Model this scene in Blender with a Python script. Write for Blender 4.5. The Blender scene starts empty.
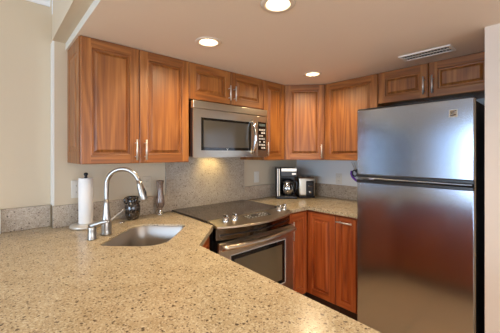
import bpy, bmesh, math, random
from mathutils import Vector, Matrix
random.seed(7)
PI = math.pi
scene = bpy.context.scene
COL = scene.collection

# ------------------------------------------------------------------ camera
cd = bpy.data.cameras.new('camera')
cam = bpy.data.objects.new('camera', cd)
COL.objects.link(cam)
cam.location = (-2.7363, -2.1831, 1.386)
cam.rotation_euler = (PI / 2, 0, -0.7349)
cd.sensor_width = 36
cd.lens = 36 * 284.572 / 500
cd.shift_y = -12.887 / 500
cd.clip_start = 0.02
scene.camera = cam

# ------------------------------------------------------------------ world and light
w = bpy.data.worlds.new('world')
scene.world = w
w.use_nodes = True
wn = w.node_tree.nodes
# pale blue sky with soft cloud
_tc = wn.new('ShaderNodeTexCoord')
_nz = wn.new('ShaderNodeTexNoise')
_nz.inputs['Scale'].default_value = 3.0
_nz.inputs['Detail'].default_value = 3
_cr = wn.new('ShaderNodeValToRGB')
_cr.color_ramp.elements[0].position = 0.40
_cr.color_ramp.elements[0].color = (0.36, 0.52, 0.80, 1)
_cr.color_ramp.elements[1].position = 0.62
_cr.color_ramp.elements[1].color = (0.88, 0.95, 1.0, 1)
w.node_tree.links.new(_tc.outputs['Generated'], _nz.inputs['Vector'])
w.node_tree.links.new(_nz.outputs[0], _cr.inputs[0])
w.node_tree.links.new(_cr.outputs[0], wn['Background'].inputs[0])
wn['Background'].inputs[1].default_value = 2.2


def area(name, loc, rot, sx, sy, power, color):
    l = bpy.data.lights.new(name, 'AREA')
    l.shape = 'RECTANGLE'
    l.size, l.size_y = sx, sy
    l.energy = power
    l.color = color
    o = bpy.data.objects.new(name, l)
    o.location = loc
    o.rotation_euler = rot
    COL.objects.link(o)
    return o


DAY = (0.58, 0.77, 1.0)
area('daylight_left', (-6.34, -2.25, 1.22), (0, -PI / 2, 0), 1.45, 2.9, 150, DAY)
area('daylight_back', (-4.50, 0.32, 1.22), (-PI / 2, 0, 0), 2.5, 1.4, 36, DAY)
area('added_fill_front', (-3.0, -5.34, 1.3), (PI / 2, 0, 0), 3.6, 1.8, 90, (0.92, 0.95, 1.0))  # added soft ambient fill from the unseen rear of the room

vs = scene.view_settings
scene.display_settings.display_device = 'sRGB'
vs.view_transform = 'Standard'
vs.look = 'None'
vs.gamma = 1
vs.use_curve_mapping = False
vs.exposure = 0.0
scene.cycles.max_bounces = 10
scene.cycles.diffuse_bounces = 6
scene.cycles.sample_clamp_indirect = 6


# ------------------------------------------------------------------ materials
class NT:
    def __init__(s, name):
        s.m = bpy.data.materials.new(name)
        s.m.use_nodes = True
        s.t = s.m.node_tree
        s.b = s.t.nodes['Principled BSDF']

    def n(s, kind, **kw):
        x = s.t.nodes.new(kind)
        for k, v in kw.items():
            if k.startswith('i_'):
                x.inputs[int(k[2:])].default_value = v
            else:
                setattr(x, k, v)
        return x

    def l(s, a, b):
        s.t.links.new(a, b)

    def math(s, op, a, b=None):
        x = s.n('ShaderNodeMath', operation=op)
        for i, v in enumerate((a, b)):
            if v is None:
                continue
            if isinstance(v, (int, float)):
                x.inputs[i].default_value = v
            else:
                s.l(v, x.inputs[i])
        return x.outputs[0]

    def ramp(s, fac, stops, interp='LINEAR'):
        r = s.n('ShaderNodeValToRGB')
        r.color_ramp.interpolation = interp
        while len(r.color_ramp.elements) < len(stops):
            r.color_ramp.elements.new(0.5)
        for e, (p, c) in zip(r.color_ramp.elements, stops):
            e.position = p
            e.color = (*c, 1) if len(c) == 3 else c
        s.l(fac, r.inputs[0])
        return r.outputs[0]

    def coords(s, scale=(1, 1, 1), rand=True, kind='Object'):
        tc = s.n('ShaderNodeTexCoord')
        out = tc.outputs[kind]
        if rand:
            oi = s.n('ShaderNodeObjectInfo')
            mu = s.n('ShaderNodeVectorMath', operation='MULTIPLY_ADD')
            s.l(oi.outputs['Random'], mu.inputs[0])
            mu.inputs[1].default_value = (13.7, 7.3, 19.1)
            s.l(out, mu.inputs[2])
            out = mu.outputs[0]
        mp = s.n('ShaderNodeMapping')
        mp.inputs['Scale'].default_value = scale
        s.l(out, mp.inputs[0])
        return mp.outputs[0]

    def noise(s, vec, scale, detail=2, rough=0.5, dist=0.0):
        x = s.n('ShaderNodeTexNoise')
        x.inputs['Scale'].default_value = scale
        x.inputs['Detail'].default_value = detail
        x.inputs['Roughness'].default_value = rough
        x.inputs['Distortion'].default_value = dist
        s.l(vec, x.inputs['Vector'])
        return x.outputs[0]

    def bump(s, h, strength, dist=0.002):
        b = s.n('ShaderNodeBump')
        b.inputs['Strength'].default_value = strength
        b.inputs['Distance'].default_value = dist
        s.l(h, b.inputs['Height'])
        s.l(b.outputs[0], s.b.inputs['Normal'])

    def set(s, **kw):
        for k, v in kw.items():
            s.b.inputs[k.replace('_', ' ')].default_value = v
        return s


def plain(name, col, rough=0.5, metal=0.0, **kw):
    t = NT(name)
    t.set(Base_Color=(*col, 1), Roughness=rough, Metallic=metal)
    v = t.coords()
    nz = t.noise(v, 60, 2)
    t.l(t.math('MULTIPLY_ADD', nz, 0.1), t.b.inputs['Roughness'])
    r = t.t.nodes[-1]
    t.t.links[-1].from_node.inputs[2].default_value = max(rough - 0.05, 0.02)
    for k, val in kw.items():
        t.b.inputs[k.replace('_', ' ')].default_value = val
    return t.m


def mix(t, fac, a, b, mode='MIX'):
    x = t.n('ShaderNodeMix', data_type='RGBA', blend_type=mode)
    if isinstance(fac, (int, float)):
        x.inputs[0].default_value = fac
    else:
        t.l(fac, x.inputs[0])
    for i, v in ((6, a), (7, b)):
        if isinstance(v, tuple):
            x.inputs[i].default_value = (*v, 1)
        else:
            t.l(v, x.inputs[i])
    return x.outputs[2]


def wood(name, along, dark, mid, light):
    t = NT(name)
    sc = {'z': (1, 1, 0.10), 'x': (0.10, 1, 1), 'y': (1, 0.10, 1)}[along]
    v = t.coords(sc)
    big = t.noise(v, 4.5, 2, 0.5, 0.2)
    rings = t.math('SINE', t.math('MULTIPLY', big, 75))
    rings = t.math('MULTIPLY_ADD', rings, 0.5)
    t.t.nodes[-1].inputs[2].default_value = 0.5
    sf = {'z': (1, 1, 0.03), 'x': (0.03, 1, 1), 'y': (1, 0.03, 1)}[along]
    v2 = t.coords(sf)
    fine = t.noise(v2, 75, 3, 0.65)
    broad = t.noise(v, 11, 2, 0.5)
    f = t.math('ADD', t.math('MULTIPLY', rings, 0.20), t.math('MULTIPLY', fine, 0.64))
    f = t.math('ADD', f, t.math('MULTIPLY', broad, 0.30))
    c = t.ramp(f, [(0.30, dark), (0.57, mid), (0.84, light)])
    t.l(c, t.b.inputs['Base Color'])
    t.set(Roughness=0.42, Coat_Weight=0.18, Coat_Roughness=0.25)
    t.bump(fine, 0.12, 0.0006)
    return t.m


WD, WM, WL = (0.15, 0.043, 0.008), (0.28, 0.094, 0.018), (0.44, 0.172, 0.038)
wood_v = wood('oak_vertical', 'z', WD, WM, WL)
wood_h = wood('oak_horizontal', 'x', WD, WM, WL)
RD, RM, RL = (0.20, 0.038, 0.008), (0.40, 0.090, 0.019), (0.54, 0.16, 0.038)  # same oak as the uppers; the redder light is put into the colour
red_v = wood('oak_redlit_vertical', 'z', RD, RM, RL)
red_h = wood('oak_redlit_horizontal', 'x', RD, RM, RL)
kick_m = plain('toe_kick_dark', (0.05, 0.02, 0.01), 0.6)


def granite(name, base_a, base_b, speck, chip, rough):
    t = NT(name)
    v = t.coords(rand=False)
    a = t.noise(v, 14, 3, 0.6)
    g = t.noise(v, 130, 3, 0.7)
    c = mix(t, t.ramp(a, [(0.35, (0, 0, 0)), (0.65, (1, 1, 1))]), base_a, base_b)
    c = mix(t, t.ramp(g, [(0.50, (0, 0, 0)), (0.62, (0.6, 0.6, 0.6))]), c, chip)
    # distorted cells for the flecks
    dn = t.n('ShaderNodeTexNoise')
    dn.inputs['Scale'].default_value = 60
    t.l(v, dn.inputs['Vector'])
    ad = t.n('ShaderNodeVectorMath', operation='MULTIPLY_ADD')
    t.l(dn.outputs[1], ad.inputs[0])
    ad.inputs[1].default_value = (0.012, 0.012, 0.012)
    t.l(v, ad.inputs[2])
    for scale, thr, r0, r1, col, amt in ((98, 0.50, 0.22, 0.36, speck, 0.85), (165, 0.60, 0.26, 0.40, speck, 0.65),
                                         (60, 0.28, 0.20, 0.32, (speck[0] * .45, speck[1] * .4, speck[2] * .4), 0.9)):
        vo = t.n('ShaderNodeTexVoronoi')
        vo.inputs['Scale'].default_value = scale
        t.l(ad.outputs[0], vo.inputs['Vector'])
        pick = t.math('LESS_THAN', t.n('ShaderNodeSeparateColor').outputs[0], thr)
        sep = t.t.nodes[-2]
        t.l(vo.outputs['Color'], sep.inputs[0])
        m = t.ramp(vo.outputs['Distance'], [(r0, (1, 1, 1)), (r1, (0, 0, 0))])
        fac = t.math('MULTIPLY', t.math('MULTIPLY', m, pick), amt)
        c = mix(t, fac, c, col)
    t.l(c, t.b.inputs['Base Color'])
    t.set(Roughness=rough)
    return t.m


counter_m = granite('countertop_granite', (0.385, 0.300, 0.180), (0.475, 0.385, 0.250), (0.12, 0.078, 0.046), (0.70, 0.64, 0.48), 0.24)
splash_m = granite('backsplash_granite', (0.36, 0.295, 0.225), (0.44, 0.37, 0.29), (0.17, 0.125, 0.09), (0.60, 0.53, 0.44), 0.28)


def paint(name, col, rough=0.6):
    t = NT(name)
    v = t.coords(rand=False)
    a = t.noise(v, 1.3, 2)
    c = mix(t, a, tuple(x * 0.97 for x in col), tuple(min(1, x * 1.03) for x in col))
    t.l(c, t.b.inputs['Base Color'])
    t.set(Roughness=rough)
    t.bump(t.noise(v, 220, 3), 0.08, 0.001)
    return t.m


wall_m = paint('wall_paint_beige', (0.61, 0.515, 0.375))
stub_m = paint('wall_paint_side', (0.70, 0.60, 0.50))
ceil_m = paint('ceiling_paint', (0.78, 0.675, 0.555), 0.7)
wallb_m = paint('wall_paint_daylit', (0.72, 0.73, 0.72))  # same paint as the other walls, cool daylight put into its colour
edge_m = paint('ceiling_edge_paint', (0.70, 0.67, 0.58))
white_m = paint('trim_white', (0.80, 0.80, 0.76), 0.4)
crown_m = paint('crown_white', (0.80, 0.82, 0.84), 0.4)


def steel(name, col, rough, along='x', amt=0.0, bump=0.0):
    t = NT(name)
    sc = {'x': (0.02, 1, 1), 'z': (1, 1, 0.02), 'y': (1, 0.02, 1)}[along]
    v = t.coords(sc, rand=False)
    f = t.noise(v, 300, 3, 0.6)
    t.set(Base_Color=(*col, 1), Metallic=1.0)
    r = t.math('MULTIPLY_ADD', f, amt)
    t.t.nodes[-1].inputs[2].default_value = rough - amt / 2
    t.l(r, t.b.inputs['Roughness'])
    if bump:
        t.bump(f, bump, 0.0002)
    return t.m


steel_m = steel('brushed_steel', (0.60, 0.54, 0.44), 0.31)
fridge_m = steel('fridge_steel', (0.42, 0.46, 0.53), 0.17, 'y', 0.0)
darksteel_m = plain('dark_range_trim', (0.09, 0.07, 0.05), 0.14, 1.0)
panel_m = steel('range_panel_steel', (0.60, 0.52, 0.40), 0.3)
pull_m = plain('satin_pull', (0.72, 0.70, 0.65), 0.36, 0.7)
handle_m = steel('fridge_handle_metal', (0.22, 0.225, 0.24), 0.3, 'y')
sink_m = steel('sink_steel', (0.46, 0.43, 0.40), 0.34, 'x', 0.0)
nickel_m = steel('brushed_nickel', (0.44, 0.42, 0.39), 0.28, 'z')
chrome_m = plain('chrome', (0.78, 0.77, 0.75), 0.09, 1.0)
black_m = plain('black_plastic', (0.012, 0.012, 0.014), 0.30)
blackmat_m = plain('black_enamel', (0.010, 0.010, 0.012), 0.45)
glossblack_m = plain('black_glass', (0.010, 0.009, 0.008), 0.06)
cooktop_m = plain('cooktop_glass', (0.045, 0.032, 0.024), 0.10)
ring_m = plain('burner_print', (0.10, 0.08, 0.065), 0.22)
mwglass_m = plain('microwave_window', (0.070, 0.062, 0.050), 0.08)
oven_glass_m = plain('oven_window_glass', (0.15, 0.115, 0.065), 0.07)
label_m = plain('panel_print', (0.62, 0.60, 0.56), 0.5)
outlet_m = plain('outlet_plastic', (0.68, 0.65, 0.58), 0.35)
slot_m = plain('outlet_slot', (0.06, 0.06, 0.06), 0.6)
paper_m = paint('paper_towel', (0.88, 0.87, 0.85), 0.9)
purple_m = plain('purple_plastic', (0.16, 0.035, 0.42), 0.35)
vent_m = plain('vent_metal', (0.82, 0.79, 0.74), 0.4)
ventdark_m = plain('vent_shadow', (0.06, 0.055, 0.05), 0.8)


def jar_mat():
    t = NT('dark_glazed_ceramic')
    v = t.coords()
    n = t.noise(v, 42, 3, 0.6, 1.0)
    c = t.ramp(n, [(0.42, (0.014, 0.010, 0.008)), (0.60, (0.05, 0.038, 0.030)), (0.72, (0.17, 0.145, 0.125))])
    t.l(c, t.b.inputs['Base Color'])
    t.set(Roughness=0.12, Coat_Weight=0.6)
    return t.m


jar_m = jar_mat()


def vase_mat():
    t = NT('brown_smoked_vase')
    v = t.coords((1, 1, 0.15))
    n = t.noise(v, 90, 3, 0.6, 0.5)
    c = t.ramp(n, [(0.36, (0.075, 0.045, 0.032)), (0.58, (0.24, 0.165, 0.125)), (0.72, (0.42, 0.33, 0.27))])
    t.l(c, t.b.inputs['Base Color'])
    t.set(Roughness=0.22, Coat_Weight=0.5)
    return t.m


vase_m = vase_mat()


def floor_mat():
    t = NT('floor_tile')
    v = t.coords(rand=False)
    br = t.n('ShaderNodeTexBrick')
    br.offset = 0.0
    br.inputs['Scale'].default_value = 1.0
    br.inputs['Brick Width'].default_value = 0.45
    br.inputs['Row Height'].default_value = 0.45
    br.inputs['Mortar Size'].default_value = 0.006
    br.inputs['Color1'].default_value = (0.64, 0.42, 0.22, 1)
    br.inputs['Color2'].default_value = (0.58, 0.38, 0.20, 1)
    br.inputs['Mortar'].default_value = (0.28, 0.20, 0.13, 1)
    t.l(v, br.inputs['Vector'])
    n = t.noise(v, 9, 4, 0.6)
    c = mix(t, t.math('MULTIPLY', n, 0.4), br.outputs[0], (0.58, 0.42, 0.27))
    t.l(c, t.b.inputs['Base Color'])
    t.set(Roughness=0.35)
    return t.m


floor_m = floor_mat()


def emit(name, col, strength):
    t = NT(name)
    t.set(Base_Color=(*col, 1), Emission_Color=(*col, 1), Emission_Strength=strength)
    return t.m


def glass_mat(name, tint=(1, 1, 1), gloss=0.08, rough=0.02):
    t = NT(name)
    tr = t.n('ShaderNodeBsdfTransparent')
    tr.inputs[0].default_value = (*tint, 1)
    gl = t.n('ShaderNodeBsdfGlossy')
    gl.inputs['Roughness'].default_value = rough
    fr = t.n('ShaderNodeFresnel')
    mx = t.n('ShaderNodeMixShader')
    t.l(t.math('ADD', fr.outputs[0], gloss), mx.inputs[0])
    t.l(tr.outputs[0], mx.inputs[1])
    t.l(gl.outputs[0], mx.inputs[2])
    t.l(mx.outputs[0], t.t.nodes['Material Output'].inputs[0])
    return t.m


pane_m = glass_mat('window_glass', gloss=0.0)
carafe_m = glass_mat('carafe_glass', (0.8, 0.8, 0.8), 0.30, .06)


# ------------------------------------------------------------------ mesh helpers
class MB:
    def __init__(s):
        s.bm = bmesh.new()
        s.mats = []

    def mi(s, m):
        if m not in s.mats:
            s.mats.append(m)
        return s.mats.index(m)

    def face(s, pts, m, smooth=False):
        f = s.bm.faces.new([s.bm.verts.new(p) for p in pts])
        f.material_index = s.mi(m)
        f.smooth = smooth
        return f

    def box(s, x0, x1, y0, y1, z0, z1, m, bev=0.0, seg=2):
        mtx = Matrix.Translation(((x0 + x1) / 2, (y0 + y1) / 2, (z0 + z1) / 2)) @ Matrix.Diagonal((abs(x1 - x0), abs(y1 - y0), abs(z1 - z0), 1))
        r = bmesh.ops.create_cube(s.bm, size=1, matrix=mtx)
        vs_ = r['verts']
        fs = set(f for v in vs_ for f in v.link_faces)
        for f in fs:
            f.material_index = s.mi(m)
        if bev > 0:
            es = list(set(e for v in vs_ for e in v.link_edges))
            rr = bmesh.ops.bevel(s.bm, geom=es, offset=bev, segments=seg, affect='EDGES', profile=0.5)
            for f in rr['faces']:
                f.material_index = s.mi(m)
                f.smooth = True
        return s

    def lathe(s, prof, m, c=(0, 0, 0), n=32, axis='z', rot=None, smooth=True):
        """prof: list of (r, h)."""
        rows = []
        for r, h in prof:
            row = []
            for k in range(n if r > 1e-6 else 1):
                a = 2 * PI * k / n
                p = Vector((r * math.cos(a), r * math.sin(a), h))
                if axis == 'y':
                    p = Vector((p.x, p.z, p.y))
                if axis == 'x':
                    p = Vector((p.z, p.y, p.x))
                if rot is not None:
                    p = rot @ p
                row.append(s.bm.verts.new(p + Vector(c)))
            rows.append(row)
        fs = []
        for a, b in zip(rows, rows[1:]):
            if len(a) == 1 and len(b) == 1:
                continue
            for k in range(n):
                k2 = (k + 1) % n
                if len(a) == 1:
                    q = [a[0], b[k2], b[k]]
                elif len(b) == 1:
                    q = [a[k], a[k2], b[0]]
                else:
                    q = [a[k], a[k2], b[k2], b[k]]
                f = s.bm.faces.new(q)
                f.material_index = s.mi(m)
                f.smooth = smooth
                fs.append(f)
        return s

    def tube(s, pts, rad, m, n=12, cap=True, flat=1.0):
        pts = [Vector(p) for p in pts]
        rads = rad if isinstance(rad, (list, tuple)) else [rad] * len(pts)
        rows = []
        up = None
        for i, p in enumerate(pts):
            d = (pts[min(i + 1, len(pts) - 1)] - pts[max(i - 1, 0)]).normalized()
            if up is None:
                up = Vector((0, 0, 1)) if abs(d.z) < 0.9 else Vector((1, 0, 0))
            a = d.cross(up)
            if a.length < 1e-4:
                a = d.cross(Vector((0, 1, 0)))
            a.normalize()
            b = a.cross(d).normalized()
            up = b
            rows.append([s.bm.verts.new(p + (a * math.cos(2 * PI * k / n) + b * math.sin(2 * PI * k / n) * flat) * rads[i]) for k in range(n)])
        for ra, rb in zip(rows, rows[1:]):
            for k in range(n):
                f = s.bm.faces.new([ra[k], ra[(k + 1) % n], rb[(k + 1) % n], rb[k]])
                f.material_index = s.mi(m)
                f.smooth = True
        if cap:
            for r_ in (rows[0][::-1], rows[-1]):
                f = s.bm.faces.new(r_)
                f.material_index = s.mi(m)
        return s

    def prism(s, poly, z0, z1, m, holes=(), bev=0.0, side=None):
        loops = [poly] + list(holes)
        es = []
        for lp in loops:
            vv = [s.bm.verts.new((p[0], p[1], z1)) for p in lp]
            es += [s.bm.edges.new((vv[i], vv[(i + 1) % len(vv)])) for i in range(len(vv))]
        r = bmesh.ops.triangle_fill(s.bm, use_beauty=True, use_dissolve=False, edges=es)
        top = [g for g in r['geom'] if isinstance(g, bmesh.types.BMFace)]
        for f in top:
            f.normal_update()
            f.material_index = s.mi(m)
            if f.normal.z < 0:
                f.normal_flip()
        # bottom and sides
        for f in list(top):
            g = s.bm.faces.new([s.bm.verts.new((v.co.x, v.co.y, z0)) for v in reversed(f.verts)])
            g.material_index = s.mi(m)
        for li, lp in enumerate(loops):
            ar = sum(lp[i][0] * lp[(i + 1) % len(lp)][1] - lp[(i + 1) % len(lp)][0] * lp[i][1] for i in range(len(lp)))
            ccw = ar > 0
            if li > 0:
                ccw = not ccw
            for i in range(len(lp)):
                a, b = lp[i], lp[(i + 1) % len(lp)]
                if not ccw:
                    a, b = b, a
                g = s.bm.faces.new([s.bm.verts.new(q) for q in ((a[0], a[1], z0), (b[0], b[1], z0), (b[0], b[1], z1), (a[0], a[1], z1))])
                g.material_index = s.mi(side or m)
                if li > 0 and len(lp) > 12:
                    g.smooth = True
        bmesh.ops.remove_doubles(s.bm, verts=s.bm.verts, dist=1e-5)
        return s

    def build(s, name, parent=None, loc=(0, 0, 0), rotz=0.0, bevel=0.0, smooth_angle=None):
        me = bpy.data.meshes.new(name)
        s.bm.normal_update()
        s.bm.to_mesh(me)
        s.bm.free()
        for m in s.mats:
            me.materials.append(m)
        o = bpy.data.objects.new(name, me)
        COL.objects.link(o)
        o.location = loc
        o.rotation_euler = (0, 0, rotz)
        if parent is not None:
            o.parent = parent
        if bevel > 0:
            md = o.modifiers.new('bevel', 'BEVEL')
            md.width = bevel
            md.segments = 2
            md.limit_method = 'ANGLE'
            md.angle_limit = math.radians(40)
        return o


def tag(o, label=None, cat=None, group=None, kind=None):
    for k, v in (('label', label), ('category', cat), ('group', group), ('kind', kind)):
        if v:
            o[k] = v
    return o


def thing(name, label, cat, loc=(0, 0, 0), rotz=0.0, group=None):
    o = bpy.data.objects.new(name, None)
    o.empty_display_size = 0.05
    COL.objects.link(o)
    o.location = loc
    o.rotation_euler = (0, 0, rotz)
    return tag(o, label, cat, group)


def structure(o):
    o['kind'] = 'structure'
    return o


def circle(cx, cy, r, n=32):
    return [(cx + r * math.cos(2 * PI * k / n), cy + r * math.sin(2 * PI * k / n)) for k in range(n)]


def rrect(cx, cy, hw, hh, rad, rot=0.0, n=6):
    """rounded rectangle; rad is one radius or four (++, -+, --, +-)."""
    rads = rad if isinstance(rad, (list, tuple)) else [rad] * 4
    pts = []
    for q, (sx, sy) in enumerate(((1, 1), (-1, 1), (-1, -1), (1, -1))):
        r = rads[q]
        for k in range(n + 1):
            a = PI / 2 * q + PI / 2 * k / n
            pts.append((sx * (hw - r) + r * math.cos(a), sy * (hh - r) + r * math.sin(a)))
    c_, s_ = math.cos(rot), math.sin(rot)
    return [(cx + x * c_ - y * s_, cy + x * s_ + y * c_) for x, y in pts]


def lerp(a, b, t):
    return a + (b - a) * t


# ------------------------------------------------------------------ the setting
ZC = 2.059      # kitchen ceiling
ZH = 2.49       # dining ceiling
XB = -2.385     # left edge of the dropped ceiling
XW = -2.447     # step in the back wall
YR = 0.08       # recessed back wall
XL = -6.2
YF = -5.2

m = MB(); m.box(XL - .12, 0.12, YF - .12, YR + .12, -0.06, 0, floor_m); structure(m.build('floor'))

CANS = [(-1.785, -1.318), (-1.771, -0.742), (-0.731, -0.753)]
RC = 0.054
m = MB()
m.prism([(XB, YF), (0, YF), (0, 0), (XB, 0)], ZC, 2.104, ceil_m, holes=[circle(x, y, RC, 40) for x, y in CANS], side=edge_m)
structure(m.build('ceiling'))
m = MB(); m.box(XL, XW - .01, YF, YR, ZH, ZH + .06, ceil_m); structure(m.build('ceiling'))

# beam closing the dropped ceiling against the higher dining ceiling
m = MB(); m.box(-2.456, XB, YF, 0, 2.104, ZH + .06, wall_m); structure(m.build('trim_1'))

m = MB(); m.box(XW, 0.12, 0, 0.12, 0, 2.3, wall_m); structure(m.build('wall_back'))
# recessed back wall of the dining room with its window opening
WX0, WX1, WZ0, WZ1 = -5.8, -3.15, 0.50, 1.96
m = MB()
m.box(WX1, XW, YR, YR + .12, 0, ZH, wall_m)
m.box(XL, WX0, YR, YR + .12, 0, ZH, wall_m)
m.box(WX0, WX1, YR, YR + .12, 0, WZ0, wall_m)
m.box(WX0, WX1, YR, YR + .12, WZ1, ZH, wall_m)
structure(m.build('wall_back'))
m = MB(); m.box(XW - .008, XW + .002, -0.002, YR, 1.054, 2.104, white_m); structure(m.build('trim_2'))
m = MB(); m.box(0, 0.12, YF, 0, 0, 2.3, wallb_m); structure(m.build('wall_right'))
m = MB(); m.box(-0.793, 0, -2.02, -1.897, 0, ZC, stub_m); structure(m.build('wall_side'))
# far left wall with window, front wall with added fill window
LY0, LY1 = -4.80, -0.12
m = MB()
m.box(XL - .12, XL, LY1, YR + .12, 0, ZH, wall_m)
m.box(XL - .12, XL, YF, LY0, 0, ZH, wall_m)
m.box(XL - .12, XL, LY0, LY1, 0, WZ0, wall_m)
m.box(XL - .12, XL, LY0, LY1, WZ1, ZH, wall_m)
structure(m.build('wall_left'))
FX0, FX1, FZ0, FZ1 = -4.8, -1.2, 0.4, 2.0
m = MB()
m.box(XL, FX0, YF - .12, YF, 0, ZH, wall_m)
m.box(FX1, 0, YF - .12, YF, 0, ZH, wall_m)
m.box(FX0, FX1, YF - .12, YF, 0, FZ0, wall_m)
m.box(FX0, FX1, YF - .12, YF, FZ1, ZH, wall_m)
structure(m.build('wall_front'))


def window(name, ax, a0, a1, z0, z1, pos, panes):
    """ax 'x': the opening runs along x at y=pos."""
    root = bpy.data.objects.new(name, None)
    COL.objects.link(root)
    structure(root)
    root.location = ((a0 + a1) / 2, pos, z0) if ax == 'x' else (pos, (a0 + a1) / 2, z0)
    h, L, t = z1 - z0, (a1 - a0) / 2, 0.05
    f = MB()
    g = MB()

    def bx(mb, u0, u1, zz0, zz1, d, mm):
        if ax == 'x':
            mb.box(u0, u1, -d, d, zz0, zz1, mm)
        else:
            mb.box(-d, d, u0, u1, zz0, zz1, mm)
    bx(f, -L, L, 0, t, .035, white_m); bx(f, -L, L, h - t, h, .035, white_m)
    for k in range(panes + 1):
        u = -L + t / 2 + (2 * L - t) * k / panes
        bx(f, u - t / 2, u + t / 2, t, h - t, .035, white_m)
    f.build('window_frame', root)
    bx(g, -L + t, L - t, t, h - t, .003, pane_m)
    g.build('window_glass', root)


window('window_1', 'x', WX0, WX1, WZ0, WZ1, YR + .06, 2)
window('window_2', 'y', LY0, LY1, WZ0, WZ1, XL - .06, 3)
window('fill_window', 'x', FX0, FX1, FZ0, FZ1, YF - .06, 3)  # last one is an unseen opening added for the front fill

# crown moulding along the dining wall
m = MB()
prof = [(0, 0), (0.012, 0), (0.016, 0.02), (0.03, 0.035), (0.06, 0.075), (0.075, 0.085), (0.085, 0.12), (0.10, 0.135), (0.10, 0.145), (0, 0.145)]
x0c, x1c = XL, -2.458
zc0 = ZH - 0.145
pa = [(x0c, YR - d, zc0 + h) for d, h in prof]
pb = [(x1c, YR - d, zc0 + h) for d, h in prof]
for i in range(len(prof)):
    j = (i + 1) % len(prof)
    m.face([pa[i], pa[j], pb[j], pb[i]], crown_m)
m.face(pa, crown_m); m.face(pb[::-1], crown_m)
bmesh.ops.recalc_face_normals(m.bm, faces=m.bm.faces)
structure(m.build('trim_3'))
# white corner strip at the end of the low granite splash
m = MB(); m.box(-2.735, -2.702, 0.035, YR, 0.914, 1.056, white_m, 0.002); structure(m.build('trim_4'))


# ------------------------------------------------------------------ cabinets
def door(parent, x0, x1, z0, z1, yf, V, H, handle=None, stile=0.052, th=0.02, name='door', flip=False):
    """front at local y=yf facing -y; handle: ('v', x, z0, z1) or ('h', z, x0, x1) in thing coords."""
    W, Hh = x1 - x0, z1 - z0
    s = min(stile, W * 0.30, Hh * 0.27)
    c = 0.004
    b = MB()
    q = lambda x, y, z: (x, y, z)
    # back and edges
    b.box(0, W, .012, th, 0, Hh, V)
    for x0_, x1_, z0_, z1_ in ((0, s + .012, 0, Hh), (W - s - .012, W, 0, Hh), (s, W - s, 0, s + .012), (s, W - s, Hh - s - .012, Hh)):
        b.box(x0_, x1_, .0106, .0125, z0_, z1_, V)
    for x0_, x1_, z0_, z1_ in ((0, .012, 0, Hh), (W - .012, W, 0, Hh), (0, W, 0, .012), (0, W, Hh - .012, Hh)):
        b.box(x0_, x1_, c, .0121, z0_, z1_, V)
    # outer chamfer
    o = [(0, 0), (W, 0), (W, Hh), (0, Hh)]
    i1 = [(c, c), (W - c, c), (W - c, Hh - c), (c, Hh - c)]
    for k in range(4):
        k2 = (k + 1) % 4
        b.face([(o[k][0], c, o[k][1]), (o[k2][0], c, o[k2][1]), (i1[k2][0], 0, i1[k2][1]), (i1[k][0], 0, i1[k][1])], V if k % 2 else H)
    # stiles full height, rails between
    b.face([(c, 0, c), (s, 0, c), (s, 0, Hh - c), (c, 0, Hh - c)], V)
    b.face([(W - s, 0, c), (W - c, 0, c), (W - c, 0, Hh - c), (W - s, 0, Hh - c)], V)
    b.face([(s, 0, c), (W - s, 0, c), (W - s, 0, s), (s, 0, s)], H)
    b.face([(s, 0, Hh - s), (W - s, 0, Hh - s), (W - s, 0, Hh - c), (s, 0, Hh - c)], H)
    # sticking: stepped ogee down into the groove (depth > 0 goes into the door)
    steps = [(s, 0), (s + .0025, -.0026), (s + .006, -.0010), (s + .008, .0100), (s + .015, .0105)]

    def ring(mb, st, mv, mh, sm=True):
        for (a, da), (e, de) in zip(st, st[1:]):
            A = [(a, a), (W - a, a), (W - a, Hh - a), (a, Hh - a)]
            B = [(e, e), (W - e, e), (W - e, Hh - e), (e, Hh - e)]
            for k in range(4):
                k2 = (k + 1) % 4
                mb.face([(A[k][0], da, A[k][1]), (A[k2][0], da, A[k2][1]), (B[k2][0], de, B[k2][1]), (B[k][0], de, B[k][1])], mv if k % 2 else mh)
    ring(b, steps, V, H)
    d = b.build(name, parent, (x0, yf, z0))
    # raised panel
    p = MB()
    s2 = s + .015
    bevw = min(.012, (W - 2 * s2) * .12, (Hh - 2 * s2) * .14)
    st = [(s2 - .002, .0108), (s2 + .002, .0104), (s2 + .003 + bevw, .0014), (s2 + .006 + bevw, -.0030)]
    ring(p, st, V, V)
    e = st[-1][0]
    p.face([(e, -.0030, e), (W - e, -.0030, e), (W - e, -.0030, Hh - e), (e, -.0030, Hh - e)], V)
    p.build('raised_panel', d)
    if handle:
        hb = MB()
        if handle[0] == 'v':
            _, hx, h0, h1 = handle
            hx -= x0; h0 -= z0; h1 -= z0
            hb.tube([(hx, -.032, h0), (hx, -.032, h1)], .0058, pull_m, 12)
            for hz in (h0 + .022, h1 - .022):
                hb.tube([(hx, 0.001, hz), (hx, -.032, hz)], .0042, pull_m, 10)
        else:
            _, hz, h0, h1 = handle
            hz -= z0; h0 -= x0; h1 -= x0
            hb.tube([(h0, -.032, hz), (h1, -.032, hz)], .0058, pull_m, 12)
            for hx in (h0 + .022, h1 - .022):
                hb.tube([(hx, 0.001, hz), (hx, -.032, hz)], .0042, pull_m, 10)
        hb.build('handle', d)
    return d


ZB, ZT, ZDT = 1.3246, ZC - .0015, 2.0565
ZM = 1.787
G = .0018


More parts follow.
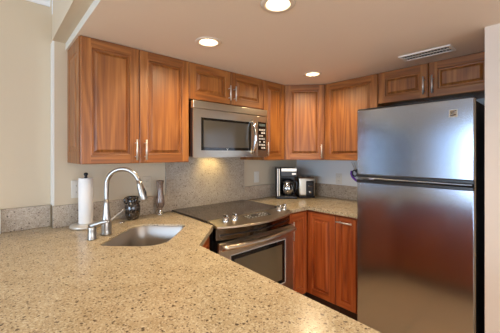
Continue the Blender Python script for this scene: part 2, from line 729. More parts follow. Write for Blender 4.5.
def uppers(label, x0, x1, z0, doors, loc, rotz, depth=.33, group='oak wall cabinets', V=wood_v, H=wood_h, side=False):
    """local frame: x along the wall, front at y=-depth-.02; doors: list of (xa, xb, handle)."""
    t = thing('wall_cabinet', label, 'cabinet', loc, rotz)
    b = MB()
    b.box(x0 + .0005, x1 - .0005, -depth, -.001, z0 + .002, ZT, V, 0.0)
    b.build('body', t)
    for xa, xb, hd in doors:
        door(t, xa + G, xb - G, z0, ZDT, -depth - .02, V, H, hd)
    return t


X1, X2, X3, X4 = -2.370, -1.6757, -0.9137, -0.623
L0 = (X1, 0, 0)
mid = -2.037
t = uppers('wide two-door oak wall cabinet over the paper towels and faucet', 0, X2 - X1, ZB,
           [(.0, mid - X1, ('v', mid - .026 - X1, 1.345, 1.475)), (mid - X1, X2 - X1, ('v', mid + .034 - X1, 1.345, 1.475))], (X1, 0, 0), 0)
# applied end panel with its own raised field on the left side
sp = MB()
sp.box(-.0, .004, -.33, -.002, ZB + .002, ZT, wood_v)
d = MB()
ex0, ex1, ez0, ez1 = -.275, -.055, ZB + .07, ZDT - .07
stp = [(0, 0), (.006, .004), (.010, .004), (.034, -.001), (.036, -.003)]
for (a, da), (e, de) in zip(stp, stp[1:]):
    A = [(ex1 - a, ez0 + a), (ex0 + a, ez0 + a), (ex0 + a, ez1 - a), (ex1 - a, ez1 - a)]
    B = [(ex1 - e, ez0 + e), (ex0 + e, ez0 + e), (ex0 + e, ez1 - e), (ex1 - e, ez1 - e)]
    for k in range(4):
        k2 = (k + 1) % 4
        d.face([(da - .004, A[k][0], A[k][1]), (da - .004, A[k2][0], A[k2][1]), (de - .004, B[k2][0], B[k2][1]), (de - .004, B[k][0], B[k][1])], wood_v)
a = stp[-1][0]
d.face([(-.007, ex1 - a, ez0 + a), (-.007, ex0 + a, ez0 + a), (-.007, ex0 + a, ez1 - a), (-.007, ex1 - a, ez1 - a)], wood_v)
for yy0, yy1, zz0, zz1 in ((-.33, ex0, ZB + .002, ZT), (ex1, -.002, ZB + .002, ZT), (ex0, ex1, ZB + .002, ez0), (ex0, ex1, ez1, ZT)):
    d.face([(-.004, yy1, zz0), (-.004, yy0, zz0), (-.004, yy0, zz1), (-.004, yy1, zz1)], wood_v)
    d.box(-.0038, .0, yy0 + .0, yy1, zz0, zz1, wood_v)
d.build('side_panel', t)
sp.bm.free()

uppers('short two-door oak wall cabinet directly above the microwave', 0, X3 - X2, ZM,
       [(0, .386, ('v', .360, 1.815, 1.935)), (.386, X3 - X2, ('v', .416, 1.815, 1.935))], (X2, 0, 0), 0)
uppers('narrow single-door oak wall cabinet right of the microwave', 0, X4 - X3, ZB,
       [(0, X4 - X3, ('v', .030, 1.365, 1.490))], (X3, 0, 0), 0)

# diagonal corner cabinet
t = thing('wall_cabinet', 'diagonal oak corner wall cabinet above the coffee maker', 'cabinet', (0, 0, 0))
b = MB()
b.prism([(-.001, -.001), (X4 + .001, -.001), (X4 + .001, -.335), (-.335, -.622), (-.001, -.622)], ZB + .002, ZT, wood_v)
b.build('body', t)
cx, cy = (X4 - .35) / 2, (-.35 - .623) / 2
hold = thing('x', None, None)
Ld = math.hypot(.623 - .35, .623 - .35)
bpy.data.objects.remove(hold)
dd = door(t, 0, Ld - .006, ZB, ZDT, 0, wood_v, wood_h, ('v', Ld - .04, 1.345, 1.475))
dd.rotation_euler = (0, 0, -PI / 4)
dd.location = (X4 + .002, -.352, ZB)

# right wall: local x runs towards the camera (-y)
R = -PI / 2
uppers('single-door oak wall cabinet between corner cabinet and refrigerator', 0, .510, ZB,
       [(0, .510, None)], (0, -.624, 0), R)
uppers('short two-door oak wall cabinet above the refrigerator', 0, .757, 1.80,
       [(0, .372, ('v', .345, 1.825, 1.955)), (.372, .757, ('v', .402, 1.825, 1.955))], (0, -1.136, 0), R)


# base cabinets
def base_door(parent, *a, **k):
    return door(parent, *a, V=red_v, H=red_h, **k)


ZK, ZBT = .104, .880
# corner base: L-shaped body with a bifold pair of doors
t = thing('base_cabinet', 'oak corner base cabinet with bifold doors right of the range', 'cabinet')
b = MB()
b.prism([(-.872, -.001), (-.872, -.58), (-.58, -.58), (-.58, -.886), (-.001, -.886), (-.001, -.001)], ZK, ZBT, red_v)
b.build('body', t)
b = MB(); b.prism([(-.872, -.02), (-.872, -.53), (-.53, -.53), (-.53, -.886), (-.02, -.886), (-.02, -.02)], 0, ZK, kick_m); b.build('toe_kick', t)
door(t, -.868, -.602, ZK + .012, .862, -.60, red_v, red_h, ('v', -.826, .640, .800))
d2 = door(t, 0, .280, ZK + .012, .862, 0, red_v, red_h)
d2.rotation_euler = (0, 0, R)
d2.location = (-.60, -.604, ZK + .012)

t = thing('base_cabinet', 'narrow oak base cabinet with a horizontal handle beside the refrigerator', 'cabinet', (0, -.888, 0), R)
b = MB(); b.box(0, .234, -.58, -.001, ZK, ZBT, red_v); b.build('body', t)
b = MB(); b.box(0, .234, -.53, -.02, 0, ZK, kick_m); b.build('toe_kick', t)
door(t, .002, .186, ZK + .012, .862, -.60, red_v, red_h, ('h', .822, .024, .164), stile=.045)

# sink base: diagonal front, and peninsula run
t = thing('sink_base_cabinet', 'oak corner sink cabinet with a diagonal front left of the range', 'cabinet')
b = MB()
b.prism([(-1.690, -.001), (-1.690, -.600), (-1.972, -.882), (-1.972, -.96), (-2.60, -.96), (-2.60, .0), (-2.45, .0), (-2.45, -.001)][:-2] + [(-2.60, -.001)][:0] + [(-2.447, -.001)],
        ZK, .70, red_v)
b.prism([(-1.690, -.60), (-1.972, -.882), (-1.986, -.868), (-1.704, -.586)], .70, ZBT, red_v)
b.box(-1.704, -1.690, -.60, -.001, .70, ZBT, red_v)
b.build('body', t)
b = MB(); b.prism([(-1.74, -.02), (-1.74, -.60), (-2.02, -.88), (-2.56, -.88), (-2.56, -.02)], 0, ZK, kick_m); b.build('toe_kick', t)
Ls = math.hypot(.282, .282)
ds = door(t, 0, Ls - .02, ZK + .012, .862, 0, red_v, red_h, ('v', .035, .655, .805))
ds.rotation_euler = (0, 0, math.radians(45))
ds.location = (-1.972 + .0222, -.882 - .0063, ZK + .012)

t = thing('peninsula_cabinet', 'oak base cabinet run under the long peninsula countertop', 'cabinet', (-2.60, -.965, 0), PI / 2)
# local x runs to +y; front faces +x (local -y)
b = MB(); b.box(-1.0, 0, -.60, 0, ZK, ZBT, red_v); b.build('body', t)
b = MB(); b.box(-1.0, 0, -.55, -.0, 0, ZK, kick_m); b.build('toe_kick', t)
door(t, -.995, -.502, ZK + .012, .862, -.62, red_v, red_h, ('v', -.54, .655, .805))
door(t, -.498, -.05, ZK + .012, .862, -.62, red_v, red_h, ('v', -.46, .655, .805))

# ------------------------------------------------------------------ countertops and splashes
ZCT = .914
SINK = rrect(-2.06, -.535, .165, .215, [.055, .055, .055, .055], rot=0)
# sink outline: rotated rounded rectangle, long side running down-left
SC = (-2.062, -.534)


def sink_loop(grow, r_extra=0.0, n=8):
    # local: u along (-.707,-.707) half .215, v along (.707,-.707) half .165
    base = rrect(0, 0, .224 + grow, .174 + grow, [max(.12 + grow, .01), max(.04 + grow, .01), max(.10 + grow, .01), max(.045 + grow, .01)], 0, n)
    k = math.sqrt(.5)
    return [(SC[0] - k * u + k * v, SC[1] - k * u - k * v) for u, v in base]


m = MB()
m.prism([(-1.652, -.001), (-1.660, -.630), (-1.945, -.915), (-1.980, -2.02), (-3.05, -2.02), (-3.05, .078), (-2.457, .078), (-2.457, -.001)],
        .881, ZCT, counter_m, holes=[sink_loop(0)])
o = m.build('countertop', bevel=.002)
tag(o, 'long tan granite peninsula countertop with the sink cut into it', 'countertop')
m = MB()
m.prism([(-.872, -.001), (-.872, -.636), (-.636, -.636), (-.636, -1.122), (-.001, -1.122), (-.001, -.001)], .881, ZCT, counter_m)
o = m.build('countertop', bevel=.002)
tag(o, 'L-shaped tan granite corner countertop under the coffee maker', 'countertop')


def splash(label, x0, x1, y0, y1, z0, z1):
    b = MB(); b.box(x0, x1, y0, y1, z0, z1, splash_m, .0015, 1)
    return tag(b.build('backsplash'), label, 'backsplash')


ZS = 1.053
splash('low granite backsplash at far left on the recessed wall', -2.700, -2.458, .058, YR - .001, ZCT + .0005, ZS)
splash('low granite backsplash behind the paper towels and dark jar', -2.456, -1.697, -.021, -.001, ZCT + .0005, ZS)
splash('tall granite backsplash slab between range and microwave', -1.696, -.859, -.021, -.001, ZCT + .0005, 1.352)
splash('low granite backsplash on back wall behind the coffee maker', -.858, -.001, -.021, -.001, ZCT + .0005, ZS)
splash('low granite backsplash on the bluish wall beside the refrigerator', -.021, -.001, -1.122, -.022, ZCT + .0005, ZS)

# ------------------------------------------------------------------ sink
t = thing('kitchen_sink', 'stainless steel undermount sink set diagonally in the peninsula counter', 'sink', (SC[0], SC[1], .70))
b = MB()
levels = [(-.0006, .9020), (-.0030, .9030), (-.0050, .9000), (-.007, .78), (-.014, .735), (-.030, .718), (-.060, .711), (-.100, .708)]
prev = None
for g_, z in levels:
    lp = [b.bm.verts.new((x - SC[0], y - SC[1], z - .70)) for x, y in sink_loop(g_)] if g_ > -.09 else \
         [b.bm.verts.new(((x - SC[0]) * .45, (y - SC[1]) * .45, z - .70)) for x, y in sink_loop(-.02)]
    if prev:
        for k in range(len(lp)):
            k2 = (k + 1) % len(lp)
            f = b.bm.faces.new([prev[k], prev[k2], lp[k2], lp[k]]); f.smooth = True; f.material_index = b.mi(sink_m)
    prev = lp
f = b.bm.faces.new(prev); f.material_index = b.mi(sink_m)
bmesh.ops.recalc_face_normals(b.bm, faces=b.bm.faces)
b.bm.normal_update()
if b.bm.faces[-1].normal.z < 0:
    bmesh.ops.reverse_faces(b.bm, faces=b.bm.faces)
o = b.build('basin', t)
so = o.modifiers.new('solid', 'SOLIDIFY'); so.thickness = .0010; so.offset = 1
b = MB()
b.lathe([(.0, .0), (.024, .0), (.026, .003), (.040, .003), (.043, 0)], chrome_m, (0, 0, .0095))
b.build('drain', t)

# ------------------------------------------------------------------ faucet
FX, FY = -2.243, -.384
t = thing('kitchen_faucet', 'tall arched brushed nickel pull-down faucet behind the sink', 'faucet', (FX, FY, ZCT + .001), -PI / 4)
# local +x points to the sink
b = MB()
b.lathe([(0, 0), (.031, 0), (.031, .006), (.0285, .010), (.0285, .03), (.0275, .06), (.0245, .09), (.0200, .12), (.0165, .15), (.0145, .18), (.0132, .205), (0, .205)], nickel_m)
b.build('body', t)
b = MB()
arc = [(0, 0, .13), (0, 0, .20), (0, 0, .27)]
for k in range(1, 17):
    a = PI - k * (PI * .93) / 16
    arc.append((.099 + .099 * math.cos(a), 0, .282 + .099 * math.sin(a)))
b.tube(arc, .0128, nickel_m, 16)
b.build('spout', t)
ex, ez = arc[-1][0], arc[-1][2]
b = MB()
dx, dz = .026, -.098
b.tube([(ex - .001, 0, ez + .008), (ex + .003, 0, ez - .012), (ex + dx * .6, 0, ez + dz * .6), (ex + dx, 0, ez + dz), (ex + dx + .001, 0, ez + dz - .006)],
       [.0145, .0170, .0200, .0225, .0205], nickel_m, 18)
b.build('spray_head', t)
b = MB()
b.tube([(ex + .030, 0, ez - .035), (ex + .037, 0, ez - .058), (ex + .041, 0, ez - .078)], [.004, .006, .004], black_m, 8)
b.build('spray_button', t)
b = MB()
hdir = Vector((.9, .35, 0)).normalized()
hp = [Vector((0, 0, .095)) + hdir * k + Vector((0, 0, z)) for k, z in ((.012, -.02), (.030, -.010), (.055, .010), (.085, .035), (.098, .044))]
b.tube(hp, [.013, .0085, .0060, .0062, .0070], nickel_m, 12)
b.build('lever', t)

# soap dispenser
t = thing('soap_dispenser', 'short brushed nickel soap dispenser beside the faucet base', 'soap dispenser', (-2.331, -.436, ZCT + .001), -PI / 4)
b = MB()
b.lathe([(0, 0), (.0235, 0), (.0250, .003), (.0220, .007), (.0215, .050), (.0220, .062), (.019, .070), (0, .072)], nickel_m)
b.build('base', t)
b = MB()
b.tube([(-.016, 0, .072), (.0, 0, .076), (.03, 0, .083), (.060, 0, .094), (.085, 0, .098), (.100, 0, .094)], [.011, .0140, .0120, .0100, .0080, .0060], nickel_m, 12)
b.build('spout', t)

b = MB()
b.lathe([(0, .0045), (.010, .0045), (.012, .003), (.019, .0035), (.021, 0), (0, 0)][::-1], chrome_m)
tag(b.build('hole_cover', loc=(-2.080, -.150, ZCT + .0008)), 'small flat metal hole cover on the counter before the dark jar', 'hole cover')

# ------------------------------------------------------------------ paper towels
PX, PY = -2.292, -.116
t = thing('paper_towel_holder', 'metal upright paper towel holder with round base beneath the white roll', 'paper towel holder', (PX, PY, ZCT + .001))
b = MB(); b.lathe([(0, 0), (.084, 0), (.090, .006), (.089, .014), (.080, .022), (.055, .0245), (0, .025)], pull_m, n=40); b.build('base', t)
b = MB(); b.lathe([(.006, .018), (.006, .325), (0, .325)], chrome_m, n=16); b.build('rod', t)
b = MB(); b.lathe([(0, .316), (.010, .3165), (.012, .320), (.006, .325), (.011, .332), (.0135, .339), (.010, .347), (0, .350)], black_m, n=20); b.build('finial', t)
b = MB()
b.lathe([(.019, .0), (.0405, .0), (.0415, .002), (.0415, .286), (.0405, .288), (.019, .288), (.019, 0)], paper_m, n=48)
tag(b.build('paper_towel_roll', loc=(PX, PY, ZCT + .0270)), 'white paper towel roll standing on the metal holder', 'paper towels')

# ------------------------------------------------------------------ jar and vase
t = thing('ceramic_jar', 'squat dark brown glazed jar with little neck handles behind the faucet', 'jar', (-1.990, -.096, ZCT + .001), -.75)
b = MB()
b.lathe([(0, 0), (.036, 0), (.042, .006), (.050, .038), (.054, .070), (.052, .096), (.043, .122), (.038, .134), (.039, .145), (.044, .155), (.045, .161), (.041, .162), (.034, .150), (.033, .13), (.040, .11), (0, .10)], jar_m, n=40)
b.build('body', t)
for k in range(4):
    a = PI / 4 + k * PI / 2
    c_, s_ = math.cos(a), math.sin(a)
    b = MB()
    b.tube([(r * c_, r * s_, z) for r, z in ((.040, .155), (.051, .158), (.058, .147), (.056, .129), (.047, .115))], .0055, jar_m, 8)
    b.build('handle', t)

t = thing('tall_vase', 'slender smoky brown vase with pale foot beside the cooktop', 'vase', (-1.773, -.078, ZCT + .001))
b = MB()
b.lathe([(0, .034), (.013, .034), (.015, .042), (.026, .058), (.0330, .080), (.0335, .100), (.0285, .130), (.0240, .160), (.0225, .195), (.0240, .230), (.0285, .258), (.0295, .262), (.0275, .262), (.020, .235), (.018, .20), (0, .18)], vase_m, n=36)
b.build('body', t)
b = MB()
b.lathe([(0, 0), (.026, 0), (.027, .005), (.022, .012), (.014, .018), (.0135, .023), (.017, .028), (.015, .035), (0, .036)], chrome_m, n=28)
b.build('foot', t)


# ------------------------------------------------------------------ outlets
def outlet(label, loc, rotz, kind, outlet_m=outlet_m):
    t = thing('electrical_outlet' if kind == 'outlet' else 'light_switch', label, 'outlet' if kind == 'outlet' else 'light switch', loc, rotz)
    b = MB(); b.box(-.036, .036, -.006, -.0005, -.058, .058, outlet_m, .0025); b.build('cover_plate', t)
    b = MB()
    if kind == 'outlet':
        for z in (-.021, .021):
            b.box(-.016, .016, -.0085, -.006, z - .014, z + .014, outlet_m, .001, 1)
            b.box(-.008, -.006, -.0088, -.0085, z - .004, z + .006, slot_m)
            b.box(.006, .008, -.0088, -.0085, z - .004, z + .006, slot_m)
        b.build('socket', t)
    else:
        b.box(-.016, .016, -.0095, -.006, -.033, .033, outlet_m, .0015, 1)
        b.build('rocker', t)
    return t


outlet('white wall plate partly hidden behind the paper towel roll', (-2.318, 0, 1.150), 0, 'outlet')
outlet('beige wall plate on the wall behind the faucet spray head', (-1.848, 0, 1.150), 0, 'outlet', plain('beige_plate', (0.58, 0.50, 0.38), 0.4))
outlet('white wall switch between the tall granite slab and coffee maker', (-.672, 0, 1.140), 0, 'switch')
outlet('white wall outlet on the bluish wall left of the refrigerator', (0, -.570, 1.118), R, 'outlet')

# ------------------------------------------------------------------ range
t = thing('kitchen_range', 'stainless slide-in electric range with black glass cooktop and front knobs', 'range', (0, 0, 0))
RX0, RX1 = -1.646, -.882
RM_ = (RX0 + RX1) / 2
b = MB(); b.box(RX0 + .004, RX1 - .004, -.60, -.024, .05, .905, blackmat_m); b.build('body', t)
b = MB(); b.box(RX0 - .003, RX1 + .003, -.545, -.0225, .9145, .926, cooktop_m, .003); b.build('cooktop', t)
for bx_, by_, r in ((RM_ - .19, -.15, .075), (RM_ + .19, -.15, .095), (RM_ - .19, -.40, .105), (RM_ + .19, -.40, .075)):
    b = MB()
    for rr in (r, r * .62):
        b.lathe([(rr - .0018, .9262), (rr + .0018, .9262)], ring_m, (bx_, by_, 0), n=48)
    b.build('burner_ring', t)


def bow(x, y_end, y_mid):
    u = (x - RM_) / ((RX1 - RX0) / 2)
    return y_end + (y_mid - y_end) * (1 - u * u)


def bowed(mb, ye_b, ym_b, ye_f, ym_f, zb_b, zb_f, zt_b, zt_f, mat, x0=None, x1=None, n=24):
    """solid running along x: back edge / front edge curves with their bottom and top heights."""
    x0 = RX0 if x0 is None else x0
    x1 = RX1 if x1 is None else x1
    rows = []
    for k in range(n + 1):
        x = lerp(x0, x1, k / n)
        yb, yf = bow(x, ye_b, ym_b), bow(x, ye_f, ym_f)
        rows.append([mb.bm.verts.new(p) for p in ((x, yb, zb_b), (x, yf, zb_f), (x, yf, zt_f), (x, yb, zt_b))])
    for a, c in zip(rows, rows[1:]):
        for i in range(4):
            j = (i + 1) % 4
            f = mb.bm.faces.new([a[i], c[i], c[j], a[j]]); f.material_index = mb.mi(mat)
    for r_ in (rows[0], rows[-1][::-1]):
        f = mb.bm.faces.new(r_); f.material_index = mb.mi(mat)
    bmesh.ops.recalc_face_normals(mb.bm, faces=mb.bm.faces)


b = MB(); bowed(b, -.545, -.545, -.655, -.752, .884, .889, .926, .903, panel_m)
o = b.build('control_panel', t, bevel=.003)
# recessed front below the panel
b = MB(); bowed(b, -.58, -.58, -.632, -.700, .806, .806, .880, .882, darksteel_m, RX0 + .004, RX1 - .004); b.build('vent_trim', t)
b = MB(); bowed(b, -.60, -.60, -.636, -.706, .838, .836, .846, .844, black_m, RX0 + .03, RX1 - .03); b.build('vent_slot', t)


def panel_pt(x, f):
    """point on the sloping panel top, f from 0 (back) to 1 (front)."""
    y0, y1 = -.545, bow(x, -.655, -.752)
    return (x, lerp(y0, y1, f), lerp(.926, .902, f))


for kx, kf in ((-1.537, .38), (-1.462, .36), (-.985, .36), (-.905 + -.015, .40)):
    p = panel_pt(kx, kf)
    b = MB()
    tilt = Matrix.Rotation(math.radians(10), 3, 'X')
    b.lathe([(0, 0), (.024, 0), (.025, .004), (.021, .008), (.020, .026), (.016, .030), (0, .031)], chrome_m, p, n=24, rot=tilt)
    b.box(p[0] - .006, p[0] + .006, p[1] - .022, p[1] + .022, p[2] + .022, p[2] + .046, chrome_m, .003)
    b.build('knob', t)
b = MB()
for xx0, xx1, f0, f1, mt, dz in ((-1.36, -1.13, .16, .56, glossblack_m, .0012),):
    P_ = [panel_pt(xx0, f0), panel_pt(xx0, f1), panel_pt(xx1, f1), panel_pt(xx1, f0)]
    b.face([(x, y, z + dz) for x, y, z in P_], mt)
for r_ in range(3):
    for c_ in range(7):
        if 2 <= c_ <= 3 and r_ < 2:
            continue
        xa = -1.352 + c_ * .031
        f0 = .20 + r_ * .12
        P_ = [panel_pt(xa, f0), panel_pt(xa, f0 + .055), panel_pt(xa + .012, f0 + .055), panel_pt(xa + .012, f0)]
        b.face([(x, y, z + .0016) for x, y, z in P_], label_m)
b.build('keypad', t)
# oven door
DF = -.668
b = MB()
ZD0, ZD1 = .215, .796
b.box(RX0 + .006, RX1 - .006, -.655, -.603, ZD0, ZD1, blackmat_m)
wx0, wx1, wz0, wz1 = -1.548, -1.010 + .03, .345, .700
for x0_, x1_, z0_, z1_ in ((RX0 + .004, wx0, ZD0, ZD1), (wx1, RX1 - .004, ZD0, ZD1), (wx0, wx1, ZD0, wz0), (wx0, wx1, wz1, ZD1)):
    b.box(x0_, x1_, DF, -.655, z0_, z1_, steel_m)
bmesh.ops.remove_doubles(b.bm, verts=b.bm.verts, dist=1e-5)
dr = b.build('oven_door', t)
b = MB()
f_ = .012
for x0_, x1_, z0_, z1_ in ((wx0, wx0 + f_ / 2, wz0, wz1), (wx1 - f_ / 2, wx1, wz0, wz1), (wx0, wx1, wz0, wz0 + f_ / 2), (wx0, wx1, wz1 - f_ / 2, wz1)):
    b.box(x0_, x1_, DF - .002, DF + .01, z0_, z1_, label_m)
b.build('window_frame', dr)
b = MB(); b.box(wx0 + .006, wx1 - .006, DF + .002, DF + .006, wz0 + .006, wz1 - .006, glossblack_m); b.build('window_border', dr)
b = MB(); b.box(wx0 + .040, wx1 - .040, DF + .0005, DF + .003, wz0 + .035, wz1 - .040, oven_glass_m); b.build('window_glass', dr)
b = MB()
pts, rd = [], []
for k in range(21):
    x = lerp(RX0 + .016, RX1 - .016, k / 20)
    pts.append((x, bow(x, DF - .010, DF - .060), .768)); rd.append(.0300)
b.tube(pts, rd, steel_m, 16, flat=.70)
b.build('handle', dr)
b = MB(); b.box(RX0 + .006, RX1 - .006, DF, -.603, .06, .207, steel_m, .003); b.build('drawer', t)

# ------------------------------------------------------------------ microwave
t = thing('microwave_oven', 'stainless over-the-range microwave mounted under the short oak cabinet', 'microwave', (0, 0, 0))
MX0, MX1, MZ0, MZ1 = -1.672, -.917, 1.357, 1.772
b = MB(); b.box(MX0 + .002, MX1 - .002, -.362, -.022, MZ0 + .008, MZ1, steel('microwave_side', (0.20, 0.11, 0.075), 0.3)); b.build('body', t)
b = MB(); b.box(MX0, MX1, -.402, -.363, 1.716, MZ1, steel_m, .004); b.build('vent_panel', t)
MXD = -1.046
b = MB()
gx0, gx1, gz0, gz1 = -1.606, -1.112, 1.410, 1.652
b.box(MX0 + .002, MXD, -.392, -.363, MZ0 + .006, 1.712, blackmat_m)
for x0_, x1_, z0_, z1_ in ((MX0, gx0, MZ0, 1.713), (gx1, MXD, MZ0, 1.713), (gx0, gx1, MZ0, gz0), (gx0, gx1, gz1, 1.713)):
    b.box(x0_, x1_, -.400, -.391, z0_, z1_, steel_m)
bmesh.ops.remove_doubles(b.bm, verts=b.bm.verts, dist=1e-5)
dr = b.build('door', t)
b = MB(); b.box(gx0, gx1, -.398, -.392, gz0, gz1, glossblack_m); b.build('window_border', dr)
b = MB(); b.box(gx0 + .022, gx1 - .022, -.3990, -.3975, gz0 + .022, gz1 - .018, mwglass_m); b.build('window_glass', dr)
b = MB()
b.tube([(gx0 + .12 + k * .012, -.4005, MZ0 + .0645 + (.004 if k % 2 else 0)) for k in range(0)] or [(-1.372, -.4006, 1.427), (-1.364, -.4006, 1.419), (-1.356, -.4006, 1.427)], .0016, label_m, 6)
b.tube([(-1.364, -.4006, 1.419), (-1.364, -.4006, 1.411)], .0016, label_m, 6)
b.build('badge', dr)
b = MB()
b.tube([(-1.102, -.398 - .052 * math.sin(PI * k / 16) ** .6 if 0 < k < 16 else -.398, lerp(1.392, 1.668, k / 16)) for k in range(17)], .0130, chrome_m, 14)
b.build('handle', dr)
# control column
b = MB()
b.box(MXD + .003, MX1, -.400, -.363, MZ0, 1.713, steel_m, .002)
cp = b.build('control_panel', t)
b = MB(); b.box(-1.030, -.935, -.4012, -.3995, 1.418, 1.662, glossblack_m); b.build('display', cp)
b = MB()
b.box(-1.020, -.945, -.4018, -.4011, 1.625, 1.645, plain('clock_display', (.10, .13, .12), .3))
for r_ in range(7):
    for c_ in range(3):
        z = 1.600 - r_ * .026
        x = -1.019 + c_ * .026
        if (r_ * 3 + c_) % 5 == 3:
            continue
        b.box(x, x + .019, -.4018, -.4011, z - .014, z, label_m)
b.build('keypad', cp)
b = MB(); b.box(-1.35, -1.19, -.21, -.13, MZ0 + .002, MZ0 + .0075, emit('microwave_lamp_lens', (1.0, .80, .42), 3.0)); b.build('lamp_lens', t)
l = bpy.data.lights.new('microwave_lamp', 'SPOT')
l.energy = 4.5; l.color = (1.0, .74, .30); l.spot_size = 2.2; l.spot_blend = .8; l.shadow_soft_size = .03
lo = bpy.data.objects.new('microwave_lamp', l); COL.objects.link(lo); lo.location = (-1.27, -.17, MZ0 - .004); lo.rotation_euler = (.75, 0, 0)

# ------------------------------------------------------------------ refrigerator
# local: x along the wall towards the camera, front faces -y
t = thing('refrigerator', 'tall stainless top-freezer refrigerator with black sides against the end wall', 'refrigerator', (0, -1.1308, 0), R)
FW = .706
DFZ = -.6955
b = MB(); b.box(.004, FW - .004, DFZ + .080, -.03, .02, 1.700, blackmat_m, .004); b.build('body', t)


def fdoor(z0, z1):
    b = MB()
    b.box(0, FW, DFZ, DFZ + .034, z0, z1, fridge_m, .006, 3)
    b.box(.004, FW - .004, DFZ + .032, DFZ + .076, z0 + .002, z1 - .002, black_m)
    return b


fz = fdoor(1.229, 1.710).build('freezer_door', t)
fd = fdoor(.085, 1.176).build('fridge_door', t)
b = MB()
b.box(0, FW, DFZ - .006, DFZ + .03, 1.211, 1.231, black_m, .003)
b.box(.012, FW - .006, DFZ - .012, DFZ + .01, 1.199, 1.210, handle_m, .004)
b.build('handle', fz)
b = MB()
b.box(0, FW, DFZ - .010, DFZ + .03, 1.170, 1.193, black_m, .004)
b.build('handle', fd)
b = MB()
b.box(.10, .130, DFZ - .015, DFZ, 1.198, 1.211, chrome_m, .002)
b.build('handle_clip', fz)
b = MB(); b.box(FW + .0003, FW + .0018, DFZ + .006, DFZ + .033, .09, 1.705, plain('door_edge_trim', (.52, .42, .29), .5)); b.build('edge_trim', t)
b = MB()
b.box(.583, .627, DFZ - .0016, DFZ + .001, 1.603, 1.650, label_m, .0006, 1)
b.box(.587, .623, DFZ - .0022, DFZ - .0014, 1.607, 1.646, chrome_m)
for z, s_ in ((1.613, .0), (1.624, .004), (1.634, .0)):
    b.tube([(.591 + s_, DFZ - .0026, z), (.604, DFZ - .0026, z + .002), (.619 - s_, DFZ - .0026, z + .008)], .0024, black_m, 6)
b.build('badge', fz)
b = MB(); b.box(.002, FW - .002, DFZ + .004, DFZ + .11, 1.7105, 1.719, black_m, .002); b.build('top_trim', t)
b = MB(); b.box(.01, FW - .01, DFZ + .05, DFZ + .08, .0, .08, black_m); b.build('base_grille', t)

# ------------------------------------------------------------------ coffee maker
t = thing('coffee_maker', 'black and steel drip coffee maker with glass carafe in the corner', 'coffee maker', (-.395, -.167, ZCT + .001), math.radians(-42))
# local front faces -y
b = MB()
b.box(-.105, .105, -.115, .105, 0, .030, black_m, .008, 3)
b.lathe([(0, .030), (.060, .030), (.062, .033), (0, .035)], black_m, (.012, -.03, 0), n=32)
b.build('base', t)
b = MB(); b.box(-.105, -.070, -.100, .105, .030, .320, black_m, .006); b.box(-.070, .105, .045, .105, .030, .225, black_m, .006); b.build('tower', t)
b = MB(); b.box(-.069, .105, -.105, .104, .225, .322, black_m, .010, 3); b.build('brew_head', t)
b = MB(); b.box(-.060, .100, -.109, -.104, .285, .318, steel_m, .002); b.box(-.102, -.092, -.104, -.099, .03, .315, pull_m, .001); b.box(-.084, -.076, -.104, -.099, .03, .315, panel_m, .001); b.box(.050, .095, -.109, -.104, .250, .270, steel_m, .002); b.build('trim_panel', t)
t2 = thing('coffee_carafe', 'round glass carafe with black handle sitting in the coffee maker', 'carafe', (0, 0, 0))
cm = Matrix.Rotation(math.radians(-42), 3, 'Z') @ Vector((.014, -.045, 0))
t2.location = (-.395 + cm.x, -.167 + cm.y, ZCT + .0375)
t2.rotation_euler = (0, 0, math.radians(-42))
b = MB()
b.lathe([(0, 0), (.052, 0), (.062, .008), (.072, .040), (.075, .070), (.068, .105), (.054, .135), (.050, .145)], carafe_m, n=40)
b.build('bowl', t2)
b = MB(); b.lathe([(.051, .140), (.054, .142), (.054, .156), (.030, .166), (0, .168)], black_m, n=32); b.build('lid', t2)
b = MB(); b.lathe([(.0525, .125), (.0555, .125), (.0555, .140), (.0525, .140)], steel_m, n=32); b.build('collar', t2)
b = MB(); b.tube([(.050, -.012, .150), (.075, -.030, .152), (.092, -.040, .130), (.094, -.042, .085), (.080, -.034, .045), (.068, -.02, .035)], [.009, .010, .011, .011, .009, .007], black_m, 10); b.build('handle', t2)

# ------------------------------------------------------------------ toaster
t = thing('toaster', 'small chrome and black toaster right of the coffee maker', 'toaster', (-.203, -.279, ZCT + .001), math.radians(-40))
b = MB()
b.box(-.090, .090, -.085, .080, .012, .222, steel_m, .022, 4)
b.build('shell', t)
b = MB(); b.box(-.084, .084, -.090, .084, 0, .022, black_m, .006); b.build('base', t)
b = MB()
b.box(-.010, .072, -.0945, -.084, .022, .180, black_m, .008)
b.build('end_panel', t)
b = MB(); b.box(-.045, -.018, -.070, .066, .2205, .2235, black_m); b.box(.018, .045, -.070, .066, .2205, .2235, black_m); b.build('slot', t)
b = MB(); b.box(.010, .052, -.110, -.0945, .120, .132, chrome_m, .003); b.build('lever', t)
b = MB(); b.lathe([(0, 0), (.015, 0), (.014, -.012), (0, -.013)], chrome_m, (.030, -.0945, .065), n=20, axis='y'); b.build('browning_knob', t)

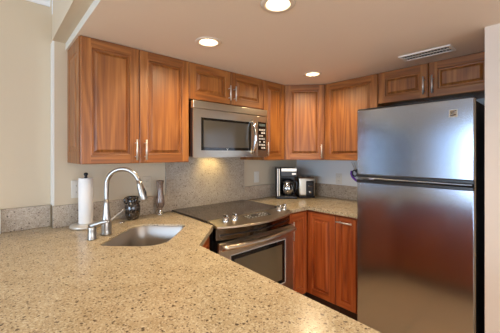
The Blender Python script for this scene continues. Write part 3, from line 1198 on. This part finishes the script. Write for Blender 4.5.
# ------------------------------------------------------------------ utensils hanging by the fridge
t = thing('wall_hook', 'small dark wall hook by the refrigerator holding the purple strap', 'hook', (0, -.768, 1.212), R)
b = MB(); b.box(-.010, .010, -.006, -.0005, -.018, .018, black_m, .002); b.tube([(0, -.005, -.004), (0, -.022, -.010), (0, -.030, -.004), (0, -.030, .006)], .003, black_m, 8); b.build('hook', t)
t = thing('hanging_scissors', 'purple-handled scissors hanging on the wall beside the refrigerator', 'scissors', (0, -.768, 1.200), R)
b = MB()
b.tube([(-.045, -.022, .010), (-.048, -.022, -.020), (-.036, -.022, -.048), (-.012, -.022, -.072), (.014, -.022, -.090), (.026, -.022, -.086)], [.008, .010, .011, .011, .010, .007], purple_m, 10)
b.build('handle', t)
b = MB()
ring = [(-.008 + .026 * math.cos(2 * PI * k / 20), -.024, -.012 + .030 * math.sin(2 * PI * k / 20)) for k in range(21)]
b.tube(ring, .007, black_m, 8, cap=False)
b.build('handle', t)
b = MB()
b.tube([(-.008, -.020, .018), (-.026, -.018, .058), (-.048, -.016, .096)], [.006, .005, .0028], steel_m, 8, flat=.5)
b.tube([(.002, -.020, .018), (-.006, -.018, .060), (-.022, -.016, .100)], [.006, .005, .0028], steel_m, 8, flat=.5)
b.build('blade', t)

# ------------------------------------------------------------------ ceiling vent
t = thing('ceiling_vent', 'rectangular slatted air vent in the ceiling above the refrigerator', 'vent', (-.585, -1.560, ZC - .0005), 0)
b = MB()
hx, hy = .068, .152
for x0_, x1_, y0_, y1_ in ((-hx, -hx + .018, -hy, hy), (hx - .018, hx, -hy, hy), (-hx + .018, hx - .018, -hy, -hy + .018), (-hx + .018, hx - .018, hy - .018, hy)):
    b.box(x0_, x1_, y0_, y1_, -.009, 0, vent_m, .002, 1)
b.box(-.004, .004, -hy + .018, hy - .018, -.007, -.001, vent_m)
b.build('frame', t)
b = MB(); b.box(-hx + .018, hx - .018, -hy + .018, hy - .018, -.0012, -.0002, ventdark_m); b.build('backing', t)
for k in range(15):
    y = lerp(-hy + .026, hy - .026, k / 14)
    b = MB()
    b.face([(-hx + .018, y - .005, -.008), (hx - .018, y - .005, -.008), (hx - .018, y + .004, -.0015), (-hx + .018, y + .004, -.0015)], vent_m)
    b.face([(-hx + .018, y - .005, -.0088), (-hx + .018, y + .004, -.0023), (hx - .018, y + .004, -.0023), (hx - .018, y - .005, -.0088)], vent_m)
    b.build('slat', t)

# ------------------------------------------------------------------ recessed lights
can_white = plain('can_trim', (.72, .62, .50), .45)
can_in = plain('can_reflector', (.90, .78, .55), .35)
lens_m = emit('lamp_face', (1.0, .90, .74), 14.0)
WHERE = ['round recessed ceiling light nearest the camera at the top edge', 'round recessed ceiling light above the microwave side of the kitchen',
         'round recessed ceiling light farthest off in the corner above the coffee maker']
for (x, y), lab in zip(CANS, WHERE):
    t = thing('recessed_light', lab, 'ceiling light', (x, y, ZC), 0, 'recessed ceiling lights')
    b = MB(); b.lathe([(.0525, .004), (.0535, -.003), (.060, -.006), (.076, -.004), (.079, -.0005), (.0535, -.0005)], can_white, n=48); b.build('trim_ring', t)
    b = MB(); b.lathe([(.0530, -.002), (.0505, .012), (.0470, .032), (.046, .040)], can_in, n=48)
    b.build('reflector', t)
    b = MB(); b.lathe([(.0462, .036), (.030, .031), (0, .029)][::-1], lens_m, n=40); b.build('lamp_lens', t)
    l = bpy.data.lights.new('can_lamp', 'SPOT')
    l.energy = 31
    l.color = (1.0, .76, .47)
    l.spot_size = math.radians(165)
    l.spot_blend = 1.0
    l.shadow_soft_size = .045
    lo = bpy.data.objects.new('can_lamp', l)
    COL.objects.link(lo)
    lo.location = (x, y, ZC - .012)
# dining room ceiling lamps out of view
for (x, y) in ((-4.2, -1.6), (-4.2, -3.6), (-1.4, -3.4)):
    z = ZH if x < XB else ZC
    t = thing('recessed_light', 'flush round ceiling lamp in the room behind the camera', 'ceiling light', (x, y, z - .02), 0, 'flush lamps behind the camera')
    b = MB(); b.lathe([(.08, .019), (.085, .0), (.075, -.006)], can_white, n=32); b.build('trim_ring', t)
    b = MB(); b.lathe([(.075, -.004), (0, -.010)], emit('flush_lamp_face', (1.0, .84, .62), 8.0), n=32); b.build('lamp_lens', t)
    l = bpy.data.lights.new('flush_lamp', 'SPOT')
    l.energy = 40
    l.color = (1.0, .80, .56)
    l.spot_size = math.radians(170)
    l.spot_blend = 1.0
    l.shadow_soft_size = .07
    lo = bpy.data.objects.new('flush_lamp', l)
    COL.objects.link(lo)
    lo.location = (x, y, z - .045)
